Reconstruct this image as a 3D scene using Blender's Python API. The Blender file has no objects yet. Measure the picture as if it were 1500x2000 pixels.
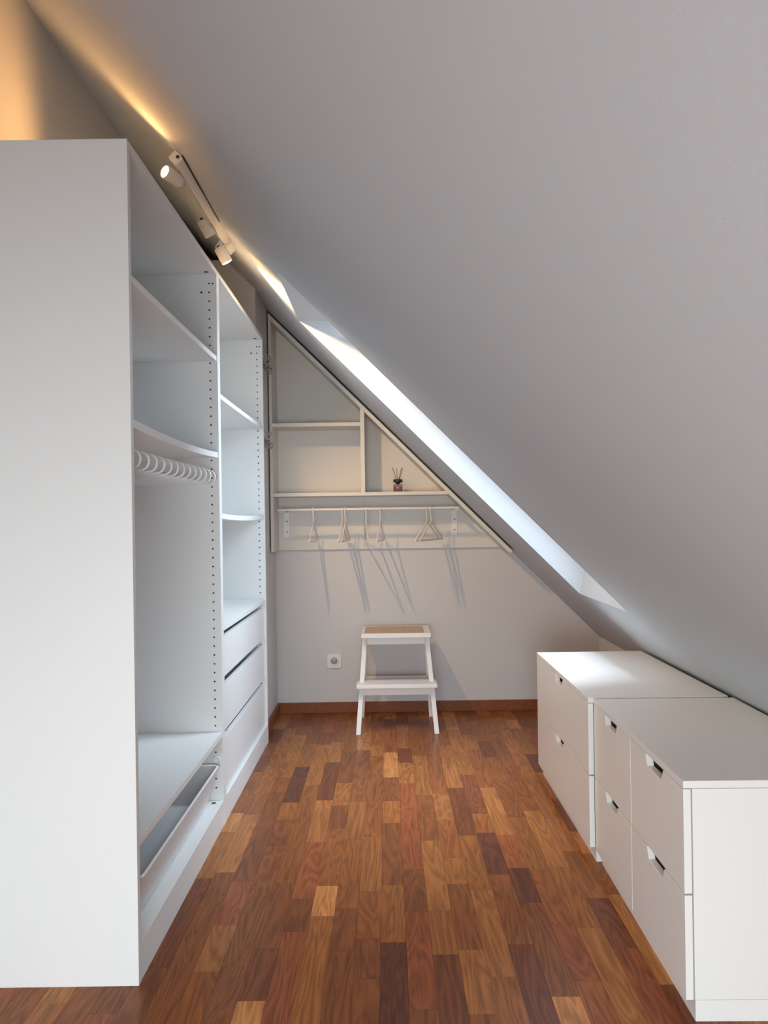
import bpy, bmesh, math, random
from mathutils import Vector, Matrix

sc = bpy.context.scene
col = sc.collection
PI = math.pi

# ------------------------------------------------------------------ camera
F_PX, HC = 1530.0, 1.10
cd = bpy.data.cameras.new('camera')
cam = bpy.data.objects.new('camera', cd); col.objects.link(cam)
cd.sensor_fit = 'AUTO'; cd.sensor_width = 36.0
cd.lens = F_PX / 2000.0 * 36.0
cd.shift_x = -6.0 / 2000.0
cd.shift_y = 14.0 / 2000.0
cd.clip_start = 0.05
cam.matrix_world = Matrix.Translation((0, 0, HC)) @ Matrix.Rotation(PI / 2, 4, 'X') @ Matrix.Rotation(-0.0145, 4, 'Z')
sc.camera = cam

# ------------------------------------------------------------------ world, lights, exposure
w = bpy.data.worlds.new('world'); sc.world = w
w.use_nodes = True
bg = w.node_tree.nodes['Background']
bg.inputs[0].default_value = (0.72, 0.85, 1.0, 1)
bg.inputs[1].default_value = 2.0

def area_light(name, loc, direction, sx, sy, energy, color, spread=PI):
    l = bpy.data.lights.new(name, 'AREA'); l.shape = 'RECTANGLE'
    l.size = sx; l.size_y = sy; l.energy = energy; l.color = color; l.spread = spread
    o = bpy.data.objects.new(name, l); col.objects.link(o)
    o.location = loc
    o.rotation_euler = Vector(direction).to_track_quat('-Z', 'Y').to_euler()
    return o

YB0 = -1.0                     # wall behind the camera
CS = 1.615                     # sloped ceiling: x + z = CS (45 degrees)
WX0, WX1, WY0, WY1 = -0.385, 0.863, 2.824, 3.533    # skylight opening in the ceiling
# daylight in the skylight and in the window behind the camera
area_light('daylight_skylight', (1.02, (WY0 + WY1) / 2 + .03, 2.22), (-0.7, 0.0, -0.95), 0.9, 0.9, 51, (0.74, 0.87, 1.0))
area_light('daylight_rear', (-0.25, YB0 + .03, 0.68), (0, 1, -0.75), 1.0, 0.95, 43, (0.90, 0.98, 1.0), math.radians(150))

vs = sc.view_settings
vs.view_transform = 'Standard'; vs.look = 'None'; vs.gamma = 1.0; vs.use_curve_mapping = False
vs.exposure = 0.37
sc.cycles.use_denoising = True
sc.cycles.max_bounces = 14
sc.cycles.diffuse_bounces = 8
sc.cycles.transparent_max_bounces = 16
sc.cycles.sample_clamp_indirect = 6.0

# ------------------------------------------------------------------ materials
def lin(c):
    c = c / 255.0
    return c / 12.92 if c <= 0.04045 else ((c + 0.055) / 1.055) ** 2.4
def rgb(r, g, b): return (lin(r), lin(g), lin(b), 1.0)

def new_mat(name):
    m = bpy.data.materials.new(name); m.use_nodes = True
    return m, m.node_tree.nodes, m.node_tree.links, m.node_tree.nodes['Principled BSDF']

def surface(name, color, rough=0.5, vary=0.03, scale=6.0, bump=0.0, bump_scale=300.0, metal=0.0, spec=0.5, emit=None):
    m, N, L, P = new_mat(name)
    P.inputs['Roughness'].default_value = rough
    P.inputs['Metallic'].default_value = metal
    P.inputs['Specular IOR Level'].default_value = spec
    tc = N.new('ShaderNodeTexCoord')
    nz = N.new('ShaderNodeTexNoise'); nz.inputs['Scale'].default_value = scale; nz.inputs['Detail'].default_value = 3
    L.new(tc.outputs['Object'], nz.inputs['Vector'])
    mp = N.new('ShaderNodeMapRange')
    mp.inputs['To Min'].default_value = 1 - vary; mp.inputs['To Max'].default_value = 1 + vary
    L.new(nz.outputs['Fac'], mp.inputs['Value'])
    mx = N.new('ShaderNodeMix'); mx.data_type = 'RGBA'; mx.blend_type = 'MULTIPLY'; mx.inputs['Factor'].default_value = 1
    mx.inputs['A'].default_value = color
    L.new(mp.outputs['Result'], mx.inputs['B'])
    L.new(mx.outputs['Result'], P.inputs['Base Color'])
    if bump > 0:
        nb = N.new('ShaderNodeTexNoise'); nb.inputs['Scale'].default_value = bump_scale; nb.inputs['Detail'].default_value = 4
        L.new(tc.outputs['Object'], nb.inputs['Vector'])
        bp = N.new('ShaderNodeBump'); bp.inputs['Strength'].default_value = bump; bp.inputs['Distance'].default_value = 0.002
        L.new(nb.outputs['Fac'], bp.inputs['Height']); L.new(bp.outputs['Normal'], P.inputs['Normal'])
    if emit:
        P.inputs['Emission Color'].default_value = emit[0]; P.inputs['Emission Strength'].default_value = emit[1]
    return m

M = {}
M['paint'] = surface('wall_paint', (0.61, 0.595, 0.59, 1), 0.75, 0.012, 1.5, 0.10, 220)
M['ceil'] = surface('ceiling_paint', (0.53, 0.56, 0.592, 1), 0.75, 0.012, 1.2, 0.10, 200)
M['lining'] = surface('skylight_lining_paint', (0.545, 0.57, 0.595, 1), 0.6, 0.01, 2.0, 0.05, 200)
M['white'] = surface('white_foil', (0.79, 0.795, 0.785, 1), 0.42, 0.01, 3.0, 0.03, 500)
M['lacquer'] = surface('white_lacquer', (0.86, 0.85, 0.83, 1), 0.30, 0.01, 3.0, 0.0)
M['unit'] = surface('cream_white_board', (0.655, 0.63, 0.585, 1), 0.5, 0.012, 3.0, 0.03, 400)
M['stool'] = surface('white_painted_wood', (0.80, 0.79, 0.78, 1), 0.4, 0.04, 14.0, 0.15, 90)
M['dark'] = surface('dark_hole', (0.02, 0.02, 0.022, 1), 0.7, 0.0)
M['plastic'] = surface('white_plastic', (0.74, 0.73, 0.71, 1), 0.35, 0.01)
M['hanger'] = surface('pale_grey_enamel', (0.72, 0.70, 0.66, 1), 0.3, 0.02)
M['wire'] = surface('white_coated_wire', (0.82, 0.82, 0.83, 1), 0.35, 0.01)
M['mesh'] = surface('white_wire_mesh', (0.72, 0.72, 0.72, 1), 0.5, 0.05, 700.0, 0.3, 900)
M['chrome'] = surface('dark_chrome', (0.42, 0.41, 0.43, 1), 0.22, 0.02, metal=1.0)
M['steel'] = surface('screw_steel', (0.18, 0.18, 0.18, 1), 0.35, 0.02, metal=1.0)
M['black'] = surface('black_cap', (0.012, 0.012, 0.013, 1), 0.35, 0.0)
M['reed'] = surface('brown_reed', rgb(92, 66, 46), 0.7, 0.1, 80)
M['spot'] = surface('spot_white_metal', (0.72, 0.70, 0.67, 1), 0.4, 0.01)
M['edge_line'] = surface('black_line', (0.02, 0.02, 0.02, 1), 0.6, 0.0)
M['lens_on'] = surface('lit_lens', (0.9, 0.85, 0.75, 1), 0.3, 0.0, emit=((1.0, 0.86, 0.62, 1), 14.0))
M['lens_off'] = surface('dark_lens', (0.25, 0.24, 0.22, 1), 0.2, 0.0)
M['subfloor'] = surface('subfloor', (0.035, 0.02, 0.014, 1), 0.7, 0.05)
M['tile'] = surface('window_frame_paint', (0.80, 0.80, 0.79, 1), 0.4, 0.01)

def glass(name, tint=(1, 1, 1, 1), gloss=0.06):
    m, N, L, P = new_mat(name); N.remove(P)
    out = [n for n in N if n.type == 'OUTPUT_MATERIAL'][0]
    t = N.new('ShaderNodeBsdfTransparent'); t.inputs[0].default_value = tint
    g = N.new('ShaderNodeBsdfGlossy'); g.inputs['Roughness'].default_value = 0.02
    x = N.new('ShaderNodeMixShader'); x.inputs[0].default_value = gloss
    L.new(t.outputs[0], x.inputs[1]); L.new(g.outputs[0], x.inputs[2]); L.new(x.outputs[0], out.inputs['Surface'])
    return m
M['pane'] = glass('window_glass', (0.97, 0.99, 1, 1), 0.05)
M['bottle'] = glass('bottle_glass', (0.93, 0.86, 0.87, 1), 0.10)
mm, N, L, P = new_mat('diffuser_liquid')
P.inputs['Base Color'].default_value = rgb(178, 140, 146); P.inputs['Roughness'].default_value = 0.15
P.inputs['Transmission Weight'].default_value = 0.35; P.inputs['IOR'].default_value = 1.33
M['liquid'] = mm

def wood(name, tint_from, dark, light, rough, grain_axis_scale=(70, 3.2, 70), color=None):
    """Wood with fine pores and cathedral figure along local y; the tint is the object's own colour or a mesh attribute."""
    m, N, L, P = new_mat(name)
    tc = N.new('ShaderNodeTexCoord'); oi = N.new('ShaderNodeObjectInfo')
    mul = N.new('ShaderNodeVectorMath'); mul.operation = 'SCALE'; mul.inputs[0].default_value = (17.3, 41.7, 9.1)
    L.new(oi.outputs['Random'], mul.inputs['Scale'])
    add = N.new('ShaderNodeVectorMath'); add.operation = 'ADD'
    L.new(tc.outputs['Object'], add.inputs[0]); L.new(mul.outputs[0], add.inputs[1])
    sc1 = N.new('ShaderNodeVectorMath'); sc1.operation = 'MULTIPLY'; sc1.inputs[1].default_value = grain_axis_scale
    L.new(add.outputs[0], sc1.inputs[0])
    n1 = N.new('ShaderNodeTexNoise'); n1.inputs['Scale'].default_value = 2.0; n1.inputs['Detail'].default_value = 5; n1.inputs['Roughness'].default_value = 0.6
    L.new(sc1.outputs[0], n1.inputs['Vector'])
    sc2 = N.new('ShaderNodeVectorMath'); sc2.operation = 'MULTIPLY'; sc2.inputs[1].default_value = (14, 1.6, 14)
    L.new(add.outputs[0], sc2.inputs[0])
    n2 = N.new('ShaderNodeTexNoise'); n2.inputs['Scale'].default_value = 1.0; n2.inputs['Detail'].default_value = 2; n2.inputs['Distortion'].default_value = 0.6
    L.new(sc2.outputs[0], n2.inputs['Vector'])
    ml = N.new('ShaderNodeMath'); ml.operation = 'MULTIPLY'; ml.inputs[1].default_value = 11.0
    L.new(n2.outputs['Fac'], ml.inputs[0])
    fr = N.new('ShaderNodeMath'); fr.operation = 'PINGPONG'; fr.inputs[1].default_value = 0.5
    L.new(ml.outputs[0], fr.inputs[0])
    mx0 = N.new('ShaderNodeMath'); mx0.operation = 'MULTIPLY_ADD'; mx0.inputs[1].default_value = 0.9
    L.new(fr.outputs[0], mx0.inputs[0]); L.new(n1.outputs['Fac'], mx0.inputs[2])
    cr = N.new('ShaderNodeMapRange'); cr.inputs['From Min'].default_value = 0.32; cr.inputs['From Max'].default_value = 1.0
    cr.inputs['To Min'].default_value = dark; cr.inputs['To Max'].default_value = light
    L.new(mx0.outputs[0], cr.inputs['Value'])
    mx = N.new('ShaderNodeMix'); mx.data_type = 'RGBA'; mx.blend_type = 'MULTIPLY'; mx.inputs['Factor'].default_value = 1
    L.new(cr.outputs['Result'], mx.inputs['B'])
    if tint_from == 'object': L.new(oi.outputs['Color'], mx.inputs['A'])
    elif tint_from == 'attribute':
        at = N.new('ShaderNodeAttribute'); at.attribute_name = 'tint'; L.new(at.outputs['Color'], mx.inputs['A'])
    else: mx.inputs['A'].default_value = color
    L.new(mx.outputs['Result'], P.inputs['Base Color'])
    P.inputs['Roughness'].default_value = rough; P.inputs['Specular IOR Level'].default_value = 0.22
    bp = N.new('ShaderNodeBump'); bp.inputs['Strength'].default_value = 0.06; bp.inputs['Distance'].default_value = 0.001
    L.new(n1.outputs['Fac'], bp.inputs['Height']); L.new(bp.outputs['Normal'], P.inputs['Normal'])
    return m
M['plank'] = wood('parquet_walnut', 'object', 0.58, 1.34, 0.30)
M['plank_far'] = wood('parquet_walnut_joined', 'attribute', 0.58, 1.34, 0.30)
M['skirt'] = wood('baseboard_wood', 'color', 0.8, 1.2, 0.4, color=rgb(128, 74, 48))
M['skirt_side'] = M['skirt']
M['inset'] = wood('raw_birch_inset', 'color', 0.85, 1.12, 0.55, grain_axis_scale=(3.2, 70, 70), color=rgb(192, 168, 146))

# ------------------------------------------------------------------ geometry helpers
class MB:
    def __init__(s): s.bm = bmesh.new()
    def hexa(s, p):
        """p: eight corners, bottom ring 0-3 then top ring 4-7"""
        v = [s.bm.verts.new(q) for q in p]
        for f in ((3, 2, 1, 0), (4, 5, 6, 7), (0, 1, 5, 4), (1, 2, 6, 5), (2, 3, 7, 6), (3, 0, 4, 7)):
            s.bm.faces.new([v[i] for i in f])
        return s
    def box(s, x0, x1, y0, y1, z0, z1):
        return s.hexa([(x0, y0, z0), (x1, y0, z0), (x1, y1, z0), (x0, y1, z0), (x0, y0, z1), (x1, y0, z1), (x1, y1, z1), (x0, y1, z1)])
    def prism(s, poly, axis, t0, t1):
        """poly: 2D outline in the two other axes (in x,y,z order), extruded along axis"""
        def P3(a, b, t): return {'x': (t, a, b), 'y': (a, t, b), 'z': (a, b, t)}[axis]
        A = [s.bm.verts.new(P3(a, b, t0)) for a, b in poly]
        B = [s.bm.verts.new(P3(a, b, t1)) for a, b in poly]
        n = len(poly)
        s.bm.faces.new(A[::-1]); s.bm.faces.new(B)
        for i in range(n): s.bm.faces.new([A[i], A[(i + 1) % n], B[(i + 1) % n], B[i]])
        return s
    def tube(s, pts, r, n=8, closed=False, caps=True):
        pts = [Vector(p) for p in pts]; m = len(pts); rings = []
        nrm = None
        for i, p in enumerate(pts):
            if closed: t = (pts[(i + 1) % m] - pts[i - 1]).normalized()
            else: t = (pts[min(i + 1, m - 1)] - pts[max(i - 1, 0)]).normalized()
            if nrm is None:
                nrm = t.orthogonal().normalized()
            else:
                nrm = (nrm - t * nrm.dot(t))
                nrm = nrm.normalized() if nrm.length > 1e-6 else t.orthogonal().normalized()
            bn = t.cross(nrm)
            rr = r[i] if isinstance(r, (list, tuple)) else r
            rings.append([s.bm.verts.new(p + nrm * math.cos(2 * PI * k / n) * rr + bn * math.sin(2 * PI * k / n) * rr) for k in range(n)])
        last = m if closed else m - 1
        for i in range(last):
            a, b = rings[i], rings[(i + 1) % m]
            off = 0
            if closed and i == m - 1:
                off = min(range(n), key=lambda o: (a[0].co - b[o].co).length)
            for k in range(n):
                f = s.bm.faces.new([a[k], a[(k + 1) % n], b[(k + 1 + off) % n], b[(k + off) % n]]); f.smooth = True
        if not closed and caps:
            s.bm.faces.new(rings[0][::-1]); s.bm.faces.new(rings[-1])
        return s
    def cyl(s, a, b, r, n=16): return s.tube([a, b], r, n)
    def lathe(s, prof, c, n=24, axis=(0, 0, 1)):
        """prof: (radius, height) pairs, closed at both ends"""
        ax = Vector(axis).normalized(); u = ax.orthogonal().normalized(); v = ax.cross(u); c = Vector(c)
        rings = [[s.bm.verts.new(c + ax * h + (u * math.cos(2 * PI * k / n) + v * math.sin(2 * PI * k / n)) * r) for k in range(n)] for r, h in prof]
        for a, b in zip(rings, rings[1:]):
            for k in range(n):
                f = s.bm.faces.new([a[k], a[(k + 1) % n], b[(k + 1) % n], b[k]]); f.smooth = True
        s.bm.faces.new(rings[0][::-1]); s.bm.faces.new(rings[-1])
        return s
    def build(s, name, mat, parent=None, bevel=0.0, smooth=False, origin=None):
        bmesh.ops.recalc_face_normals(s.bm, faces=s.bm.faces)
        if origin is not None: bmesh.ops.translate(s.bm, verts=s.bm.verts, vec=-Vector(origin))
        me = bpy.data.meshes.new(name); s.bm.to_mesh(me); s.bm.free()
        me.materials.append(M[mat] if isinstance(mat, str) else mat)
        o = bpy.data.objects.new(name, me); col.objects.link(o)
        if origin is not None: o.location = origin
        if parent is not None: o.parent = parent
        if bevel > 0:
            b = o.modifiers.new('bevel', 'BEVEL'); b.width = bevel; b.segments = 2; b.limit_method = 'ANGLE'; b.angle_limit = math.radians(40)
        return o

def tag(o, label=None, cat=None, group=None, kind=None):
    for k, v in (('label', label), ('category', cat), ('group', group), ('kind', kind)):
        if v: o[k] = v
    return o
def empty(name, loc=(0, 0, 0), rz=0.0):
    o = bpy.data.objects.new(name, None); col.objects.link(o); o.location = loc; o.rotation_euler.z = rz
    o.empty_display_size = 0.1
    return o
def copy_tree(o, parent=None):
    kids = list(o.children)
    c = o.copy(); col.objects.link(c)
    if parent is not None: c.parent = parent
    for k in kids: copy_tree(k, c)
    return c
def arc(cx, cy, r, a0, a1, n):
    return [(cx + r * math.cos(math.radians(a0 + (a1 - a0) * i / n)), cy + r * math.sin(math.radians(a0 + (a1 - a0) * i / n))) for i in range(n + 1)]
def round_poly(pts, r, n=5):
    """round the corners of a closed 3D polyline"""
    out = []; m = len(pts); P = [Vector(p) for p in pts]
    for i in range(m):
        a, b, c = P[i - 1], P[i], P[(i + 1) % m]
        d1 = (a - b).normalized(); d2 = (c - b).normalized()
        p1 = b + d1 * r; p2 = b + d2 * r
        for k in range(n + 1):
            t = k / n
            out.append(p1 * (1 - t) ** 2 + b * 2 * t * (1 - t) + p2 * t * t)
    return out

# ------------------------------------------------------------------ room shell
XL, XR, YB, YF = -1.08, 1.20, YB0, 4.476
XP = -0.640                                         # face of the wall piece beyond the wardrobes
def structure(o, label, cat):
    return tag(o, label, cat, kind='structure')

structure(MB().box(XL - 0.15, XL, YB - 0.15, YF + 0.15, 0, 2.75).build('wall_left', 'paint'), 'pale wall behind and above the two open wardrobes', 'wall')
structure(MB().box(XL, XP, 3.897, YF, 0, 2.40).build('wall_corner', 'paint'), 'narrow wall piece between far wardrobe and back wall', 'wall')
structure(MB().prism([(XL - 0.1, 0), (XR + 0.1, 0), (XR + 0.1, CS - XR - 0.08), (XL - 0.1, CS - XL + 0.12)], 'y', YF, YF + 0.12).build('wall_back', 'paint'), 'pale grey end wall under the slope with the socket', 'wall')
structure(MB().box(XR, XR + 0.12, YB - 0.1, YF + 0.1, 0, CS - XR + 0.02).build('wall_right', 'paint'), 'low knee wall under the foot of the slope', 'wall')
# rear wall with a tall window behind the camera
RW = (-0.78, 0.28, 0.12, 1.24)
mb = MB()
mb.prism([(XL - 0.1, 0), (RW[0], 0), (RW[0], CS - RW[0] + 0.05), (XL - 0.1, CS - XL + 0.15)], 'y', YB - 0.12, YB)
mb.prism([(RW[0], 0), (RW[1], 0), (RW[1], RW[2]), (RW[0], RW[2])], 'y', YB - 0.12, YB)
mb.prism([(RW[0], RW[3]), (RW[1], RW[3]), (RW[1], CS - RW[1] + 0.05), (RW[0], CS - RW[0] + 0.05)], 'y', YB - 0.12, YB)
mb.prism([(RW[1], 0), (XR + 0.1, 0), (XR + 0.1, CS - XR - 0.05), (RW[1], CS - RW[1] + 0.05)], 'y', YB - 0.12, YB)
structure(mb.build('wall_rear', 'paint'), 'wall behind the camera with a tall window', 'wall')
w2 = structure(MB().box(RW[0], RW[0] + .05, YB - .09, YB - .04, RW[2], RW[3]).box(RW[1] - .05, RW[1], YB - .09, YB - .04, RW[2], RW[3])
               .box(RW[0], RW[1], YB - .09, YB - .04, RW[2], RW[2] + .05).box(RW[0], RW[1], YB - .09, YB - .04, RW[3] - .05, RW[3]).build('window_2', 'tile'),
               'tall window behind the camera', 'window')
MB().box(RW[0] + .05, RW[1] - .05, YB - .068, YB - .062, RW[2] + .05, RW[3] - .05).build('window_pane', 'pane', w2)

# sloped ceiling: one slab with the skylight hole
def CP(x, y, d): return (x + d * 0.70711, y, CS - x + d * 0.70711)
bm = bmesh.new()
xs = [XL - 0.08, WX0 - .0015, WX1 + .0015, XR + 0.06]; ys = [YB - 0.1, WY0 - .0015, WY1 + .0015, YF + 0.1]
G = {}
for k, d in enumerate((0.0, 0.03)):
    for i, x in enumerate(xs):
        for j, y in enumerate(ys): G[i, j, k] = bm.verts.new(CP(x, y, d))
for i in range(3):
    for j in range(3):
        if (i, j) == (1, 1): continue
        for k in (0, 1): bm.faces.new([G[i, j, k], G[i + 1, j, k], G[i + 1, j + 1, k], G[i, j + 1, k]])
loop = [(1, 1), (2, 1), (2, 2), (1, 2)]
outer = [(0, 0), (1, 0), (2, 0), (3, 0), (3, 1), (3, 2), (3, 3), (2, 3), (1, 3), (0, 3), (0, 2), (0, 1)]
for ring in (loop, outer):
    for a, b in zip(ring, ring[1:] + ring[:1]): bm.faces.new([G[a[0], a[1], 0], G[b[0], b[1], 0], G[b[0], b[1], 1], G[a[0], a[1], 1]])
mb = MB(); mb.bm.free(); mb.bm = bm
structure(mb.build('ceiling', 'ceil'), 'sloped attic ceiling falling from left to right', 'ceiling')

# skylight: horizontal head lining, vertical sill lining, two side linings, sash and pane
SR = 0.055                     # run of the sloping sill
DW = 0.27                      # horizontal depth of the head
zt, zb = CS - WX0, CS - WX1
EPS = 0.0
win = structure(MB().prism([(WX0, zt), (WX0 + DW + .02, zt), (WX0 + DW + .02, zt + .02), (WX0 + .022, zt + .02)], 'y', WY0, WY1).build('window_1', 'lining'),
                'skylight in the sloped ceiling with deep white lining', 'window')
MB().prism([(WX1, zb), (WX1 + .03, zb + .012), (WX1 + SR + .03, zb + DW - SR - .01), (WX1 + SR, zb + DW - SR + .02)], 'y', WY0, WY1).build('sill_lining', 'lining', win)
side = [(WX0, zt), (WX1, zb), (WX1 + SR + .01, zb + DW - SR + .01), (WX0 + DW + .02, zt + .02)]
MB().prism(side, 'y', WY1, WY1 + .02).build('side_lining', 'lining', win)
MB().prism(side, 'y', WY0 - .02, WY0).build('side_lining', 'lining', win)
def slope_bar(mb, x0, x1, y0, y1, s0, s1):
    """bar lying in the slope: from x0 to x1 along the slope on planes x+z = s0..s1"""
    h = (s1 - s0) / 2
    mb.prism([(x0, s0 - x0), (x1, s0 - x1), (x1 + h, s0 - x1 + h), (x0 + h, s0 - x0 + h)], 'y', y0, y1)
S0 = CS + DW - 0.005
xa, xb = WX0 + DW - 0.006, WX1 + SR - 0.003
mb = MB()
slope_bar(mb, xa, xa + .045, WY0, WY1, S0 - .05, S0); slope_bar(mb, xb - .045, xb, WY0, WY1, S0 - .05, S0)
slope_bar(mb, xa + .045, xb - .045, WY0, WY0 + .05, S0 - .05, S0); slope_bar(mb, xa + .045, xb - .045, WY1 - .05, WY1, S0 - .05, S0)
mb.build('sash', 'tile', win)
mb = MB(); slope_bar(mb, xa + .045, xb - .045, WY0 + .05, WY1 - .05, S0 - .022, S0 - .014); mb.build('window_pane', 'pane', win)

# baseboards
structure(MB().box(XP, XR, YF - 0.015, YF, 0, 0.06).build('baseboard_back', 'skirt', bevel=.002), 'reddish brown baseboard along the back wall', 'baseboard')
structure(MB().box(XP, XP + 0.015, 3.90, YF - 0.015, 0, 0.06).build('baseboard_left', 'skirt', bevel=.002), 'short brown baseboard on the wall piece beside the wardrobe', 'baseboard')

# ------------------------------------------------------------------ parquet floor
floor = structure(MB().box(XL - 0.1, XR + 0.1, YB - 0.1, YF + 0.1, -0.06, -0.009).build('floor', 'subfloor'), 'reddish brown strip parquet floor', 'floor')
rnd = random.Random(11)
PAL = [(rgb(138, 84, 44), 20), (rgb(128, 74, 39), 20), (rgb(146, 92, 50), 12), (rgb(118, 68, 38), 20), (rgb(108, 60, 37), 10), (rgb(90, 50, 36), 4), (rgb(172, 114, 66), 4), (rgb(132, 72, 42), 12)]
FT = 1.13
def pick():
    c = rnd.choices([p for p, _ in PAL], [q for _, q in PAL])[0]
    j = rnd.uniform(0.88, 1.12)
    return (c[0] * j * FT, c[1] * j * FT, c[2] * j * FT * .92, 1)
SW, GAP = 0.0655, 0.0003
meshes = {}
def plank_mesh(q, cut):
    """shared plank mesh: q = length in 2 cm steps, cut = strip width; tiny chamfer all round"""
    if (q, cut) in meshes: return meshes[q, cut]
    l, ww, ch = q * 0.02 - GAP, cut - GAP, 0.00035
    bm = bmesh.new()
    rings = [[bm.verts.new((sx * (ww / 2 - e), sy * (l / 2 - e), z)) for sx, sy in ((-1, -1), (1, -1), (1, 1), (-1, 1))] for e, z in ((0, -0.009), (0, -ch), (ch, 0))]
    for a, b in zip(rings, rings[1:]):
        for k in range(4): bm.faces.new([a[k], a[(k + 1) % 4], b[(k + 1) % 4], b[k]])
    bm.faces.new(rings[-1])
    me = bpy.data.meshes.new('floor_plank'); bm.to_mesh(me); bm.free(); me.materials.append(M['plank'])
    meshes[q, cut] = me
    return me
n_planks = 0
rest_v, rest_f, rest_c = [], [], []
x = XL
strip = 0
while x < XR - 0.005:
    ww = min(SW, XR - x)
    y = YF
    first = True
    while y > YB:
        q = rnd.choice((9, 11, 13, 14, 16, 18, 20, 22, 24, 26))
        if first: q = rnd.choice((5, 8, 11, 14, 17, 20)); first = False
        l = q * 0.02; c = pick(); xc, yc = x + ww / 2, y - l / 2
        near = (xc > -0.66 and xc < 0.70 and yc + l / 2 > 1.5) or (xc < -0.58 and 1.45 < yc + l / 2 and yc - l / 2 < 1.92)
        dz = rnd.uniform(-0.00015, 0.0)
        if near and n_planks < 298:
            o = bpy.data.objects.new('floor_plank', plank_mesh(q, round(ww, 5))); col.objects.link(o)
            o.parent = floor; o.location = (xc, yc, dz); o.color = c; n_planks += 1
        else:
            b = len(rest_v); hx, hy = ww / 2 - GAP / 2, l / 2 - GAP / 2
            for z in (-0.009, 0.0):
                for sx, sy in ((-1, -1), (1, -1), (1, 1), (-1, 1)): rest_v.append((xc + sx * hx, yc + sy * hy, z))
            for f in ((4, 5, 6, 7), (0, 1, 5, 4), (1, 2, 6, 5), (2, 3, 7, 6), (3, 0, 4, 7)): rest_f.append([b + i for i in f]); rest_c.append(c)
        y -= l
    x += SW; strip += 1
me = bpy.data.meshes.new('floor_planks'); me.from_pydata(rest_v, [], rest_f)
at = me.attributes.new('tint', 'FLOAT_COLOR', 'FACE')
for i, c in enumerate(rest_c): at.data[i].color = c
me.materials.append(M['plank_far'])
o = bpy.data.objects.new('floor_plank_rest', me); col.objects.link(o); o.parent = floor; o['kind'] = 'stuff'
print('planks', n_planks)

# ------------------------------------------------------------------ wardrobes
FX, BX, WH = -0.605, -1.072, 2.013           # front plane, back plane, height
def shelf_mb(x0, x1, y0, y1, zc, th, sag, n=14):
    mb = MB(); top, bot = [], []
    for i in range(n + 1):
        t = i / n; z = zc - sag * (1 - (2 * t - 1) ** 2); top.append((y0 + (y1 - y0) * t, z + th / 2)); bot.append((y0 + (y1 - y0) * t, z - th / 2))
    mb.prism(bot + top[::-1], 'x', x0, x1)
    return mb
def wardrobe(name, y0, y1, label, shelves):
    r = empty(name, ((FX + BX) / 2, (y0 + y1) / 2, 0))
    org = Vector(r.location)
    T = 0.020
    def part(mb, nm, mat='white', bevel=0.0008, parent=r):
        bmesh.ops.translate(mb.bm, verts=mb.bm.verts, vec=-org)
        return mb.build(nm, mat, parent, bevel)
    part(MB().box(BX + .006, FX, y0, y0 + T, 0, WH), 'side_panel')
    part(MB().box(BX + .006, FX, y1 - T, y1, 0, WH), 'side_panel')
    part(MB().box(BX + .006, FX, y0 + T, y1 - T, WH - .018, WH), 'top_panel')
    part(MB().box(BX, BX + .006, y0, y1, 0, WH), 'back_panel')
    part(MB().box(BX + .006, FX - .0005, y0 + T, y1 - T, 0.074, 0.092), 'bottom_panel')
    part(MB().box(FX - .022, FX - .001, y0 + T, y1 - T, 0, 0.0735), 'plinth')
    for zc, sag, th in shelves:
        part(shelf_mb(BX + .008, FX - .004, y0 + T + .001, y1 - T - .001, zc, th, sag), 'shelf')
    # drilled rows of pin holes in both sides
    mb = MB()
    def hole(xx, yy, z, rr=0.0034, face=-1):
        vv = [mb.bm.verts.new((xx + rr * math.cos(2 * PI * k / 8), yy + face * 0.0006, z + rr * math.sin(2 * PI * k / 8))) for k in range(8)]
        mb.bm.faces.new(vv)
    for k in range(58):
        z = 1.9617 - 0.032 * k
        for xx in (FX - 0.027, BX + 0.05):
            hole(xx, y1 - T, z); hole(xx, y0 + T, z, face=1)
    hole(FX - 0.014, y1 - T, 1.9617); hole(FX - 0.055, y1 - T, 1.930, 0.0042)
    for xx in (FX - 0.03, BX + 0.05):                # cam lock discs under the top and on the bottom panel
        vv = [mb.bm.verts.new((xx + .0085 * math.cos(2 * PI * k / 12), y1 - T - .03 + .0085 * math.sin(2 * PI * k / 12), WH - .0186)) for k in range(12)]; mb.bm.faces.new(vv)
        vv = [mb.bm.verts.new((xx + .0085 * math.cos(2 * PI * k / 12), y1 - T - .03 + .0085 * math.sin(2 * PI * k / 12), .0926)) for k in range(12)]; mb.bm.faces.new(vv)
    h = part(mb, 'pin_holes', 'dark', 0); h['kind'] = 'stuff'
    tag(r, label, 'wardrobe', 'open white wardrobes along the left wall')
    return r, part

A0, A1, B1 = 1.860, 2.855, 3.893
wa, partA = wardrobe('open_wardrobe', A0, A1, 'nearer open white wardrobe with trouser rack and pull-out basket', [(1.690, 0.002, .018), (1.341, 0.010, .020), (0.329, 0.002, .020)])
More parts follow.
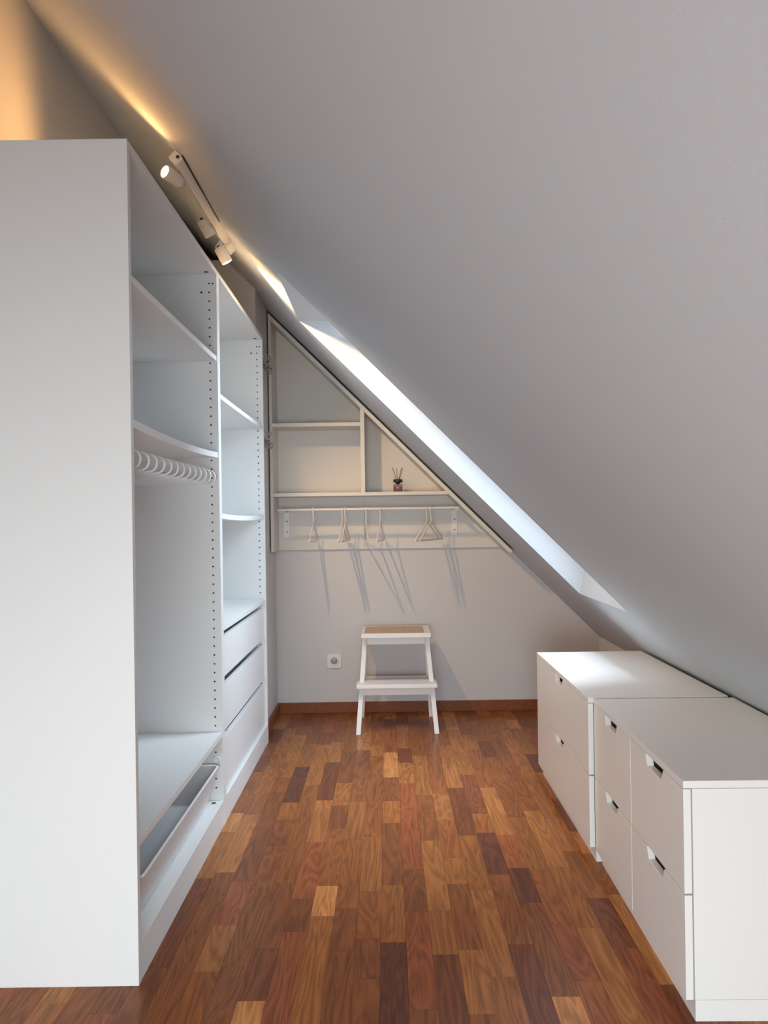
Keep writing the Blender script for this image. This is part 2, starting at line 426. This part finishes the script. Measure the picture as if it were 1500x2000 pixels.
# pull-out trouser rack
rack = partA(MB().box(-1.055, FX - .05, A1 - .034, A1 - .020, 1.236, 1.254).box(-1.055, FX - .05, A0 + .020, A0 + .034, 1.236, 1.254)
             .box(-1.055, -1.035, A0 + .034, A1 - .034, 1.236, 1.254), 'trouser_rack', 'wire', .001)
z0r, rr_ = 1.236, 0.0235
rod_pts = [(-1.045, 0, z0r)] + [(-0.613 - rr_ + a, 0, b) for a, b in arc(0, z0r + rr_, rr_, -90, 90, 12)] + [(-1.03, 0, z0r + 2 * rr_ + 0.002)]
mbr = MB(); mbr.tube(rod_pts, 0.0034, 6)
rod0 = mbr.build('rod', 'wire', rack)
org = Vector(wa.location)
for i in range(13):
    o = rod0 if i == 0 else rod0.copy()
    if i: col.objects.link(o); o.parent = rack
    o.location = Vector((0, 2.800 - 0.0705 * i, 0)) - org
# pull-out basket: wire rim, sheet mesh sides and bottom
by0, by1, bx0, bx1, bz = A0 + .055, A1 - .050, -1.04, FX - .012, 0.226
by0 = 1.925; by1 = 2.803
iy, ix, zb_ = 0.035, 0.036, 0.0975
bas = MB()
def quad(mb, a, b, c, d, t):
    a, b, c, d = map(Vector, (a, b, c, d)); n = (b - a).cross(d - a).normalized() * t
    mb.hexa([a, b, c, d, a + n, b + n, c + n, d + n])
bt = [(bx0 + ix, by0 + iy, zb_), (bx1 - ix, by0 + iy, zb_), (bx1 - ix, by1 - iy, zb_), (bx0 + ix, by1 - iy, zb_)]
tp = [(bx0, by0, bz), (bx1, by0, bz), (bx1, by1, bz), (bx0, by1, bz)]
quad(bas, *bt, 0.002)
basket = partA(bas, 'pull_out_basket', 'mesh', 0)
for k in range(4):
    q = MB(); quad(q, bt[k], bt[(k + 1) % 4], tp[(k + 1) % 4], tp[k], 0.002)
    partA(q, 'basket_side', 'mesh', 0, basket)
partA(MB().tube(round_poly(tp, 0.022, 6), 0.0045, 8, closed=True), 'rim_wire', 'wire', 0, basket)
partA(MB().box(-1.05, FX - .03, A0 + .020, A0 + .034, .200, .214), 'runner', 'wire', .0006)
rn = MB().box(-1.05, FX - .022, A1 - .034, A1 - .020, .200, .214)
partA(rn, 'runner', 'wire', .0006)
partA(MB().lathe([(.004, .0005), (.013, .0005), (.013, .008), (.010, .009), (.009, .006), (.004, .006)], (FX - .022, A1 - .020, .240), 24, (0, -1, 0)), 'runner_wheel', 'wire', 0)

wb, partB = wardrobe('open_wardrobe', A1, B1, 'farther open white wardrobe with three drawers at the bottom', [(1.563, 0.002, .018), (1.121, 0.008, .020), (0.706, 0.001, .020)])
for z0, z1 in ((0.519, 0.669), (0.318, 0.487), (0.098, 0.292)):
    d = partB(MB().box(FX - .031, FX - .013, A1 + .026, B1 - .026, z0, z1), 'drawer', 'white', .001)
    bxm = MB()
    ya, yb, xa_, xb_ = A1 + .032, B1 - .032, BX + .03, FX - .031
    bxm.box(xa_, xb_, ya, ya + .012, z0 + .01, z1 - .03).box(xa_, xb_, yb - .012, yb, z0 + .01, z1 - .03)
    bxm.box(xa_, xa_ + .012, ya + .012, yb - .012, z0 + .01, z1 - .03).box(xa_ + .012, xb_, ya + .012, yb - .012, z0 + .01, z0 + .018)
    partB(bxm, 'drawer_box', 'white', 0, d)

# ------------------------------------------------------------------ chests of drawers
CHH = 0.5225
def chest(x0, x1, y0, y1, cols, label, rz=0.0):
    """origin at the near front corner; x runs towards the slope, y away from the camera"""
    L, D = y1 - y0, x1 - x0
    r = empty('drawer_chest', (x0, y0, 0), rz)
    th, ft = 0.0165, 0.0165
    MB().box(0, D, 0, L, CHH - th, CHH).build('top_panel', 'lacquer', r, .0008)
    MB().box(ft + .003, D, 0, .016, .047, CHH - th - .0008).build('side_panel', 'lacquer', r, .0006)
    MB().box(ft + .003, D, L - .016, L, .047, CHH - th - .0008).build('side_panel', 'lacquer', r, .0006)
    MB().box(D - .006, D - .001, .016, L - .016, .06, CHH - th - .002).build('back_panel', 'lacquer', r)
    MB().box(.020, D, .0, L, 0, .0462).build('plinth', 'lacquer', r, .0008)
    cw = L / cols; g = 0.0018
    for c in range(cols):
        if c: MB().box(ft + .004, D - .008, c * cw - .008, c * cw + .008, .047, CHH - th - .002).build('partition_panel', 'lacquer', r)
        for z0, z1 in ((.047, .2735), (.2775, .5045)):
            ya, yb = c * cw + g, (c + 1) * cw - g
            ya = ya - g if c == 0 else ya; yb = yb + g if c == cols - 1 else yb
            m = (c + .5) * cw; hw, hd, sl = 0.064, 0.026, 0.014
            poly = [(ya, z0), (yb, z0), (yb, z1), (m + hw, z1), (m + hw - sl, z1 - hd), (m - hw + sl, z1 - hd), (m - hw, z1), (ya, z1)]
            d = MB().prism(poly, 'x', 0, ft).build('drawer', 'lacquer', r, .0008)
            b = MB()
            xa_, xb_, yy0, yy1, zz0, zz1 = ft, D - .03, ya + .03, yb - .03, z0 + .02, z1 - .05
            b.box(xa_, xb_, yy0, yy0 + .012, zz0, zz1).box(xa_, xb_, yy1 - .012, yy1, zz0, zz1).box(xb_ - .012, xb_, yy0 + .012, yy1 - .012, zz0, zz1).box(xa_, xb_ - .012, yy0 + .012, yy1 - .012, zz0, zz0 + .008)
            b.build('drawer_box', 'subfloor' if False else 'white', d)
    tag(r, label, 'chest of drawers', 'white drawer chests under the slope')
    return r
chest(0.634, 1.073, 1.700, 2.474, 2, 'nearer white drawer chest with four small drawers in two columns', -math.radians(0.75))
chest(0.6305, 1.076, 2.492, 3.343, 1, 'farther white drawer chest with two wide drawers, near the back wall')

# ------------------------------------------------------------------ triangular shelf unit on the back wall
UF, UB = 4.255, YF                                   # front and back planes
SO, TI = 1.5985, 0.0205                               # outer plane of the slanted board, its thickness
SI = SO - TI * math.sqrt(2)
unit = empty('wall_shelf_unit', (0, UB, 0.932)); uo = Vector(unit.location)
def partU(mb, nm, mat='unit', bevel=.0008, parent=unit):
    bmesh.ops.translate(mb.bm, verts=mb.bm.verts, vec=-uo)
    return mb.build(nm, mat, parent, bevel)
xl0, xl1 = -0.6325, -0.617
partU(MB().prism([(xl0, .930), (xl1, .930), (xl1, SO - xl1), (xl0, SO - xl0)], 'y', UF, UB), 'side_panel')
e = 0.681
h = TI * 0.70711
partU(MB().prism([(xl1, SO - xl1), (xl1, SI - xl1), (e - h, SO - e - h), (e, SO - e)], 'y', UF, UB), 'slanted_panel')
BPY = UB - 0.014
def tri(x0, x1):
    return [(x0, .932), (min(x1, SI - .932), .932)] + ([(x1, SI - x1)] if SI - x1 > .94 else []) + [(x0, SI - x0)]
partU(MB().prism(tri(xl1, -.1305), 'y', BPY, UB), 'back_panel', bevel=.0005)
partU(MB().prism(tri(-.1295, .646), 'y', BPY, UB), 'back_panel', bevel=.0005)
partU(MB().prism([(-.139, 1.249), (-.1165, 1.249), (-.1165, SI + .1165), (-.139, SI + .139)], 'y', UF + .001, BPY), 'divider')
partU(MB().prism([(xl1, 1.230), (SI - 1.230, 1.230), (SI - 1.249, 1.249), (xl1, 1.249)], 'y', UF, BPY), 'shelf')
partU(MB().box(xl1, -.139, UF + .004, BPY, 1.610, 1.630), 'shelf')
# rail with two drilled bracket plates
RY, RZ, RR = 4.280, 1.157, 0.0070
rail = partU(MB().tube([(-.600, RY, RZ), (-.596, RY, RZ), (.392, RY, RZ), (.396, RY, RZ)], [.005, RR, RR, .005], 14), 'clothes_rail', 'plastic', 0)
for bx in (-.572, .382):
    mb = MB().box(bx - .017, bx + .017, BPY - .004, BPY, 1.003, RZ - .009)
    mb.box(bx - .014, bx + .014, RY - .006, BPY - .004, RZ - .0115, RZ - .0075)
    partU(mb, 'bracket', 'plastic', .0012, rail)
    for z in (1.035, 1.095):
        partU(MB().lathe([(.0045, 0), (.0045, .0012), (.002, .002)], (bx + .002, BPY - .004, z), 12, (0, -1, 0)), 'screw', 'steel', 0, rail)
tag(unit, 'white triangular shelf unit on back wall, fitted under the slope', 'shelf')

# hangers on the rail
def make_hanger():
    r = empty('clothes_hanger', (0, RY, RZ))
    hw, zt_, zb2, tr = 0.162, -0.076, -0.173, 0.0043
    fr = round_poly([(0, -hw, zb2), (0, hw, zb2), (0, 0.006, zt_), (0, -0.006, zt_)], 0.0055, 4)
    MB().tube(fr, tr, 8, closed=True).build('frame', 'hanger', r)
    R_ = RR + 0.0042
    pts = [(0, R_ * math.cos(math.radians(a)), R_ * math.sin(math.radians(a)) - 0.0007) for a in range(-40, 181, 20)]
    pts += [(0, -R_, -.018), (0, -.005, -.036), (0, 0, -.050), (0, 0, zt_ + .002)]
    MB().tube(pts, [.0032] * (len(pts) - 3) + [.0036, .0042, .005], 8).build('hook', 'hanger', r)
    return r
hg = [(-.403, 3, 'pale hanger on the rail under the shelf, leftmost and alone'),
      (-.244, 5, 'left one of the two pale hangers hung close together left of the panel seam'),
      (-.229, 5, 'right one of the two pale hangers hung close together left of the panel seam'),
      (-.115, -5.3, 'pale hanger seen edge-on right at the panel seam'),
      (-.037, 7, 'pale hanger hung alone between the edge-on hanger and the rightmost pair'),
      (.219, 26, 'left one of the pair of pale hangers turned open near the right bracket'),
      (.241, 26, 'right one of the pair of pale hangers turned open near the right bracket')]
hp = make_hanger()
for i, (hx, yaw, lab) in enumerate(hg):
    o = hp if i == 0 else copy_tree(hp)
    o.location = (hx, RY, RZ); o.rotation_euler.z = math.radians(-yaw)
    tag(o, lab, 'hanger', 'pale hangers on the rail under the shelf unit')

# reed diffuser on the shelf
dx, dy, dz0 = 0.063, 4.355, 1.249
dif = empty('reed_diffuser', (dx, dy, dz0))
MB().lathe([(.024, 0), (.0268, .002), (.0268, .040), (.024, .0455), (.011, .0465), (.0105, .055), (.008, .055), (.0085, .046), (.0235, .0435), (.0248, .040), (.0248, .004), (.0, .004)][:-1], (0, 0, 0), 28).build('bottle', 'bottle', dif)
MB().lathe([(.0240, .0045), (.0243, .030), (.0235, .031)], (0, 0, 0), 28).build('liquid', 'liquid', dif)
MB().lathe([(.0115, .0465), (.0125, .052), (.0245, .055), (.0255, .058), (.0255, .068), (.0235, .071), (.006, .071)], (0, 0, 0), 28).build('cap', 'black', dif)
for k, (ax, ay) in enumerate(((-.029, -.004), (-.006, .004), (.022, .006), (.028, -.012))):
    MB().tube([(-ax * .35, -ay * .35, .012), (ax, ay, .138 - .006 * (k % 2))], .00135 if k else .0016, 6).build('reed', 'reed', dif)
tag(dif, 'small glass reed diffuser with black cap and sticks on the shelf', 'diffuser')

# two chrome multi-hooks on the wall piece beside the unit
def hook_rack(z):
    r = empty('hook_rack', (XP, 4.075, z))
    MB().box(0, .004, -.115, .115, -.008, .008).build('back_plate', 'chrome', r, .001)
    def hook(y):
        up = [(.004, y, .0), (.014, y, .004), (.026, y, .018), (.032, y, .036), (.026, y, .046), (.019, y, .041), (.020, y, .034)]
        lo = [(.004, y, -.003), (.013, y, -.016), (.024, y, -.032), (.036, y, -.036), (.042, y, -.026), (.038, y, -.017), (.031, y, -.019)]
        b = MB().tube(up, .0026, 8).tube(lo, .0026, 8)
        for p in (up[-1], lo[-1]): b.lathe([(.001, -.004), (.004, -.002), (.004, .002), (.001, .004)], p, 10)
        b.tube([(.004, y, .0), (.008, y - .01, -.02), (.018, y - .018, -.04), (.030, y - .018, -.044), (.036, y - .012, -.034)], .0022, 8)
        b.tube([(.004, y, .0), (.008, y + .01, -.02), (.018, y + .018, -.04), (.030, y + .018, -.044), (.036, y + .012, -.034)], .0022, 8)
        return b.build('hook', 'chrome', r)
    for y in (-.085, -.0, .085): hook(y)
    return r
tag(hook_rack(1.925), 'upper chrome coat hooks on wall piece left of the shelf unit', 'hook', 'chrome hooks beside the shelf unit')
tag(hook_rack(1.525), 'lower chrome coat hooks on wall piece left of the shelf unit', 'hook', 'chrome hooks beside the shelf unit')

# ------------------------------------------------------------------ wall socket
so = empty('wall_socket', (-.313, YF, .295))
MB().prism([(a, b) for a, b in arc(.030, .030, .010, 0, 90, 5) + arc(-.030, .030, .010, 90, 180, 5) + arc(-.030, -.030, .010, 180, 270, 5) + arc(.030, -.030, .010, 270, 360, 5)], 'y', -.009, 0).build('cover_plate', 'plastic', so, .0015)
MB().lathe([(.0285, 0), (.0285, .0115), (.0265, .0125), (.0200, .0125), (.0192, .010), (.0192, .002)], (0, -.0, 0), 32, (0, -1, 0)).build('insert', 'plastic', so)
MB().lathe([(.0188, 0), (.0188, .0098), (.001, .0098)], (0, -.0005, 0), 28, (0, -1, 0)).build('socket_cup', surface('socket_shadow_grey', (0.42, .41, .40, 1), .5, .01), so)
mb = MB()
for xx in (-.0095, .0095): mb.lathe([(.0027, 0), (.0027, .0006)], (xx, -.0104, 0), 10, (0, -1, 0))
mb.build('pin_hole', 'dark', so)
MB().box(-.003, .003, -.0125, -.010, .0135, .0195).build('earth_clip', 'steel', so)
MB().box(-.003, .003, -.0125, -.010, -.0195, -.0135).build('earth_clip', 'steel', so)
tag(so, 'white single wall socket on the back wall left of the stool', 'socket')

# ------------------------------------------------------------------ step stool
ST = empty('step_stool', (.038, 4.0, 0))
def leg_mb(tx, ty, bx, by, zt_, wx, wy):
    """square leg leaning from the bottom centre (bx,by) to the top centre (tx,ty)"""
    a, b = wx / 2, wy / 2
    c = [(-a, -b), (a, -b), (a, b), (-a, b)]
    return MB().hexa([(bx + p, by + q, 0) for p, q in c] + [(tx + p, ty + q, zt_) for p, q in c])
for s in (-1, 1):
    leg_mb(s * .164, .185, s * .201, .016, .480, .024, .034).build('leg', 'stool', ST, .002)
    leg_mb(s * .164, .300, s * .192, .362, .480, .024, .034).build('leg', 'stool', ST, .002)
tb = MB().box(-.182, .182, .090, .104, .480, .503).box(-.182, .182, .372, .386, .480, .503).box(-.182, -.165, .104, .372, .480, .503).box(.150, .182, .104, .372, .480, .503)
tb.build('top_frame', 'stool', ST, .001)
MB().box(-.165, .150, .104, .372, .482, .5022).build('wooden_inset', 'inset', ST, .0006)['label'] = 'raw wood top inset'
MB().box(-.153, .153, .156, .176, .436, .480).build('front_apron', 'stool', ST, .001)
MB().box(-.152, .152, .292, .306, .443, .480).build('rear_apron', 'stool', ST, .001)
MB().box(-.208, .208, .022, .152, .229, .250).build('step_board', 'stool', ST, .003)
MB().box(-.178, .178, .070, .088, .186, .229).build('step_apron', 'stool', ST, .001)
MB().box(-.170, .170, .322, .340, .196, .232).build('rear_stretcher', 'stool', ST, .001)
for s in (-1, 1):
    MB().box(s * .182 - .009, s * .182 + .009, .09, .330, .200, .2285).build('side_rail', 'stool', ST, .001)
tag(ST, 'white two-step wooden stool with raw wood top against back wall', 'stool')

# ------------------------------------------------------------------ ceiling track with three spots
TX, TZ, TY0, TY1 = -0.636, 2.226, 2.430, 3.255
tn = Vector((-.70711, 0, -.70711)); tt = Vector((.70711, 0, -.70711))      # off the ceiling / along the slope
base = Vector((TX, 0, TZ))
trk = empty('track_light', (TX, TY0, TZ)); to = Vector(trk.location)
def bar(mb, c0, hu, hn0, hn1, y0, y1):
    """box lying on the slope: half width hu along the slope, hn0..hn1 off the centre line"""
    P = []
    for y in (y0, y1):
        for a, b in ((-hu, hn0), (hu, hn0), (hu, hn1), (-hu, hn1)): P.append(c0 + tt * a + tn * b + Vector((0, y, 0)))
    return mb.hexa(P)
def partT(mb, nm, mat, bevel=0.0, parent=trk):
    bmesh.ops.translate(mb.bm, verts=mb.bm.verts, vec=-to)
    return mb.build(nm, mat, parent, bevel)
dceil = (CS - (TX + TZ)) / math.sqrt(2)
partT(bar(MB(), base, .0165, -dceil, .013, TY0, TY1), 'track_bar', 'spot', .002)
cap = partT(bar(MB(), base, .0185, -dceil, .016, TY0 - .014, TY0), 'end_cap', 'spot', .004)
partT(MB().lathe([(.0055, 0), (.0055, .0008)], base + tt * .004 - tn * .005 + Vector((0, TY0 - .014, 0)), 12, (0, -1, 0)), 'cable_entry', 'black', 0, cap)
partT(MB().tube([base + tt * .019 + tn * (-dceil + .003) + Vector((0, TY0 - .03, 0)), base + tt * .019 + tn * (-dceil + .003) + Vector((0, TY0 + .5, 0))], .0022, 6), 'edge_line', 'edge_line')  # thin black line along the track's edge, close to the ceiling
WARM = (1.0, 0.50, 0.16); WARM_FAR = (1.0, 0.68, 0.38)
def spot(y, c, d, on, energy, size, blend, tint=None):
    c = Vector(c); d = Vector(d).normalized(); rr, ln = .0225, .066
    a = c - d * ln / 2
    hd = partT(MB().lathe([(.010, 0), (rr - .003, .001), (rr, .005), (rr, ln - .003), (rr - .001, ln), (rr - .004, ln), (rr - .004, ln - .004), (.004, ln - .004)], a, 28, d), 'spot_head', 'spot')
    partT(MB().lathe([(rr - .0045, 0), (rr - .0045, .002), (.012, .0035), (.002, .004)], a + d * (ln - .0038), 24, d), 'lens', 'lens_on' if on else 'lens_off', 0, hd)
    q1 = a - d * .003                                  # flat arm from the track to the back of the head
    q0 = base + tn * .011 + Vector((0, q1.y, 0))
    ax = (q1 - q0).normalized(); q1 = q1 + ax * .010
    wd = (tt - ax * tt.dot(ax)).normalized() * .010; tk = ax.cross(wd).normalized() * .003
    partT(MB().hexa([q0 - wd - tk, q0 + wd - tk, q0 + wd + tk, q0 - wd + tk, q1 - wd - tk, q1 + wd - tk, q1 + wd + tk, q1 - wd + tk]), 'arm', 'spot', .001, hd)
    partT(MB().cyl(a - d * .006, a + d * .004, .007, 12), 'swivel_joint', 'dark', 0, hd)
    if on:
        l = bpy.data.lights.new('spot_lamp', 'SPOT'); l.energy = energy; l.color = tint or WARM; l.spot_size = math.radians(size); l.spot_blend = blend; l.shadow_soft_size = .014
        o = bpy.data.objects.new('spot_lamp', l); col.objects.link(o); o.parent = trk
        o.location = c + d * (ln / 2 + .016) - to; o.rotation_euler = d.to_track_quat('-Z', 'Y').to_euler()
    return hd
spot(2.535, (-.668, 2.50, 2.203), (-.55, -.82, .14), True, 7.8, 135, .85)
spot(2.940, (-.662, 2.94, 2.203), (.43, .42, -.80), True, 9, 92, .6)
spot(3.110, (-.640, 3.13, 2.165), (.47, .20, -.86), True, 34, 118, .6, WARM_FAR)
tag(trk, 'white ceiling track with three swivel spots above the wardrobes', 'light')
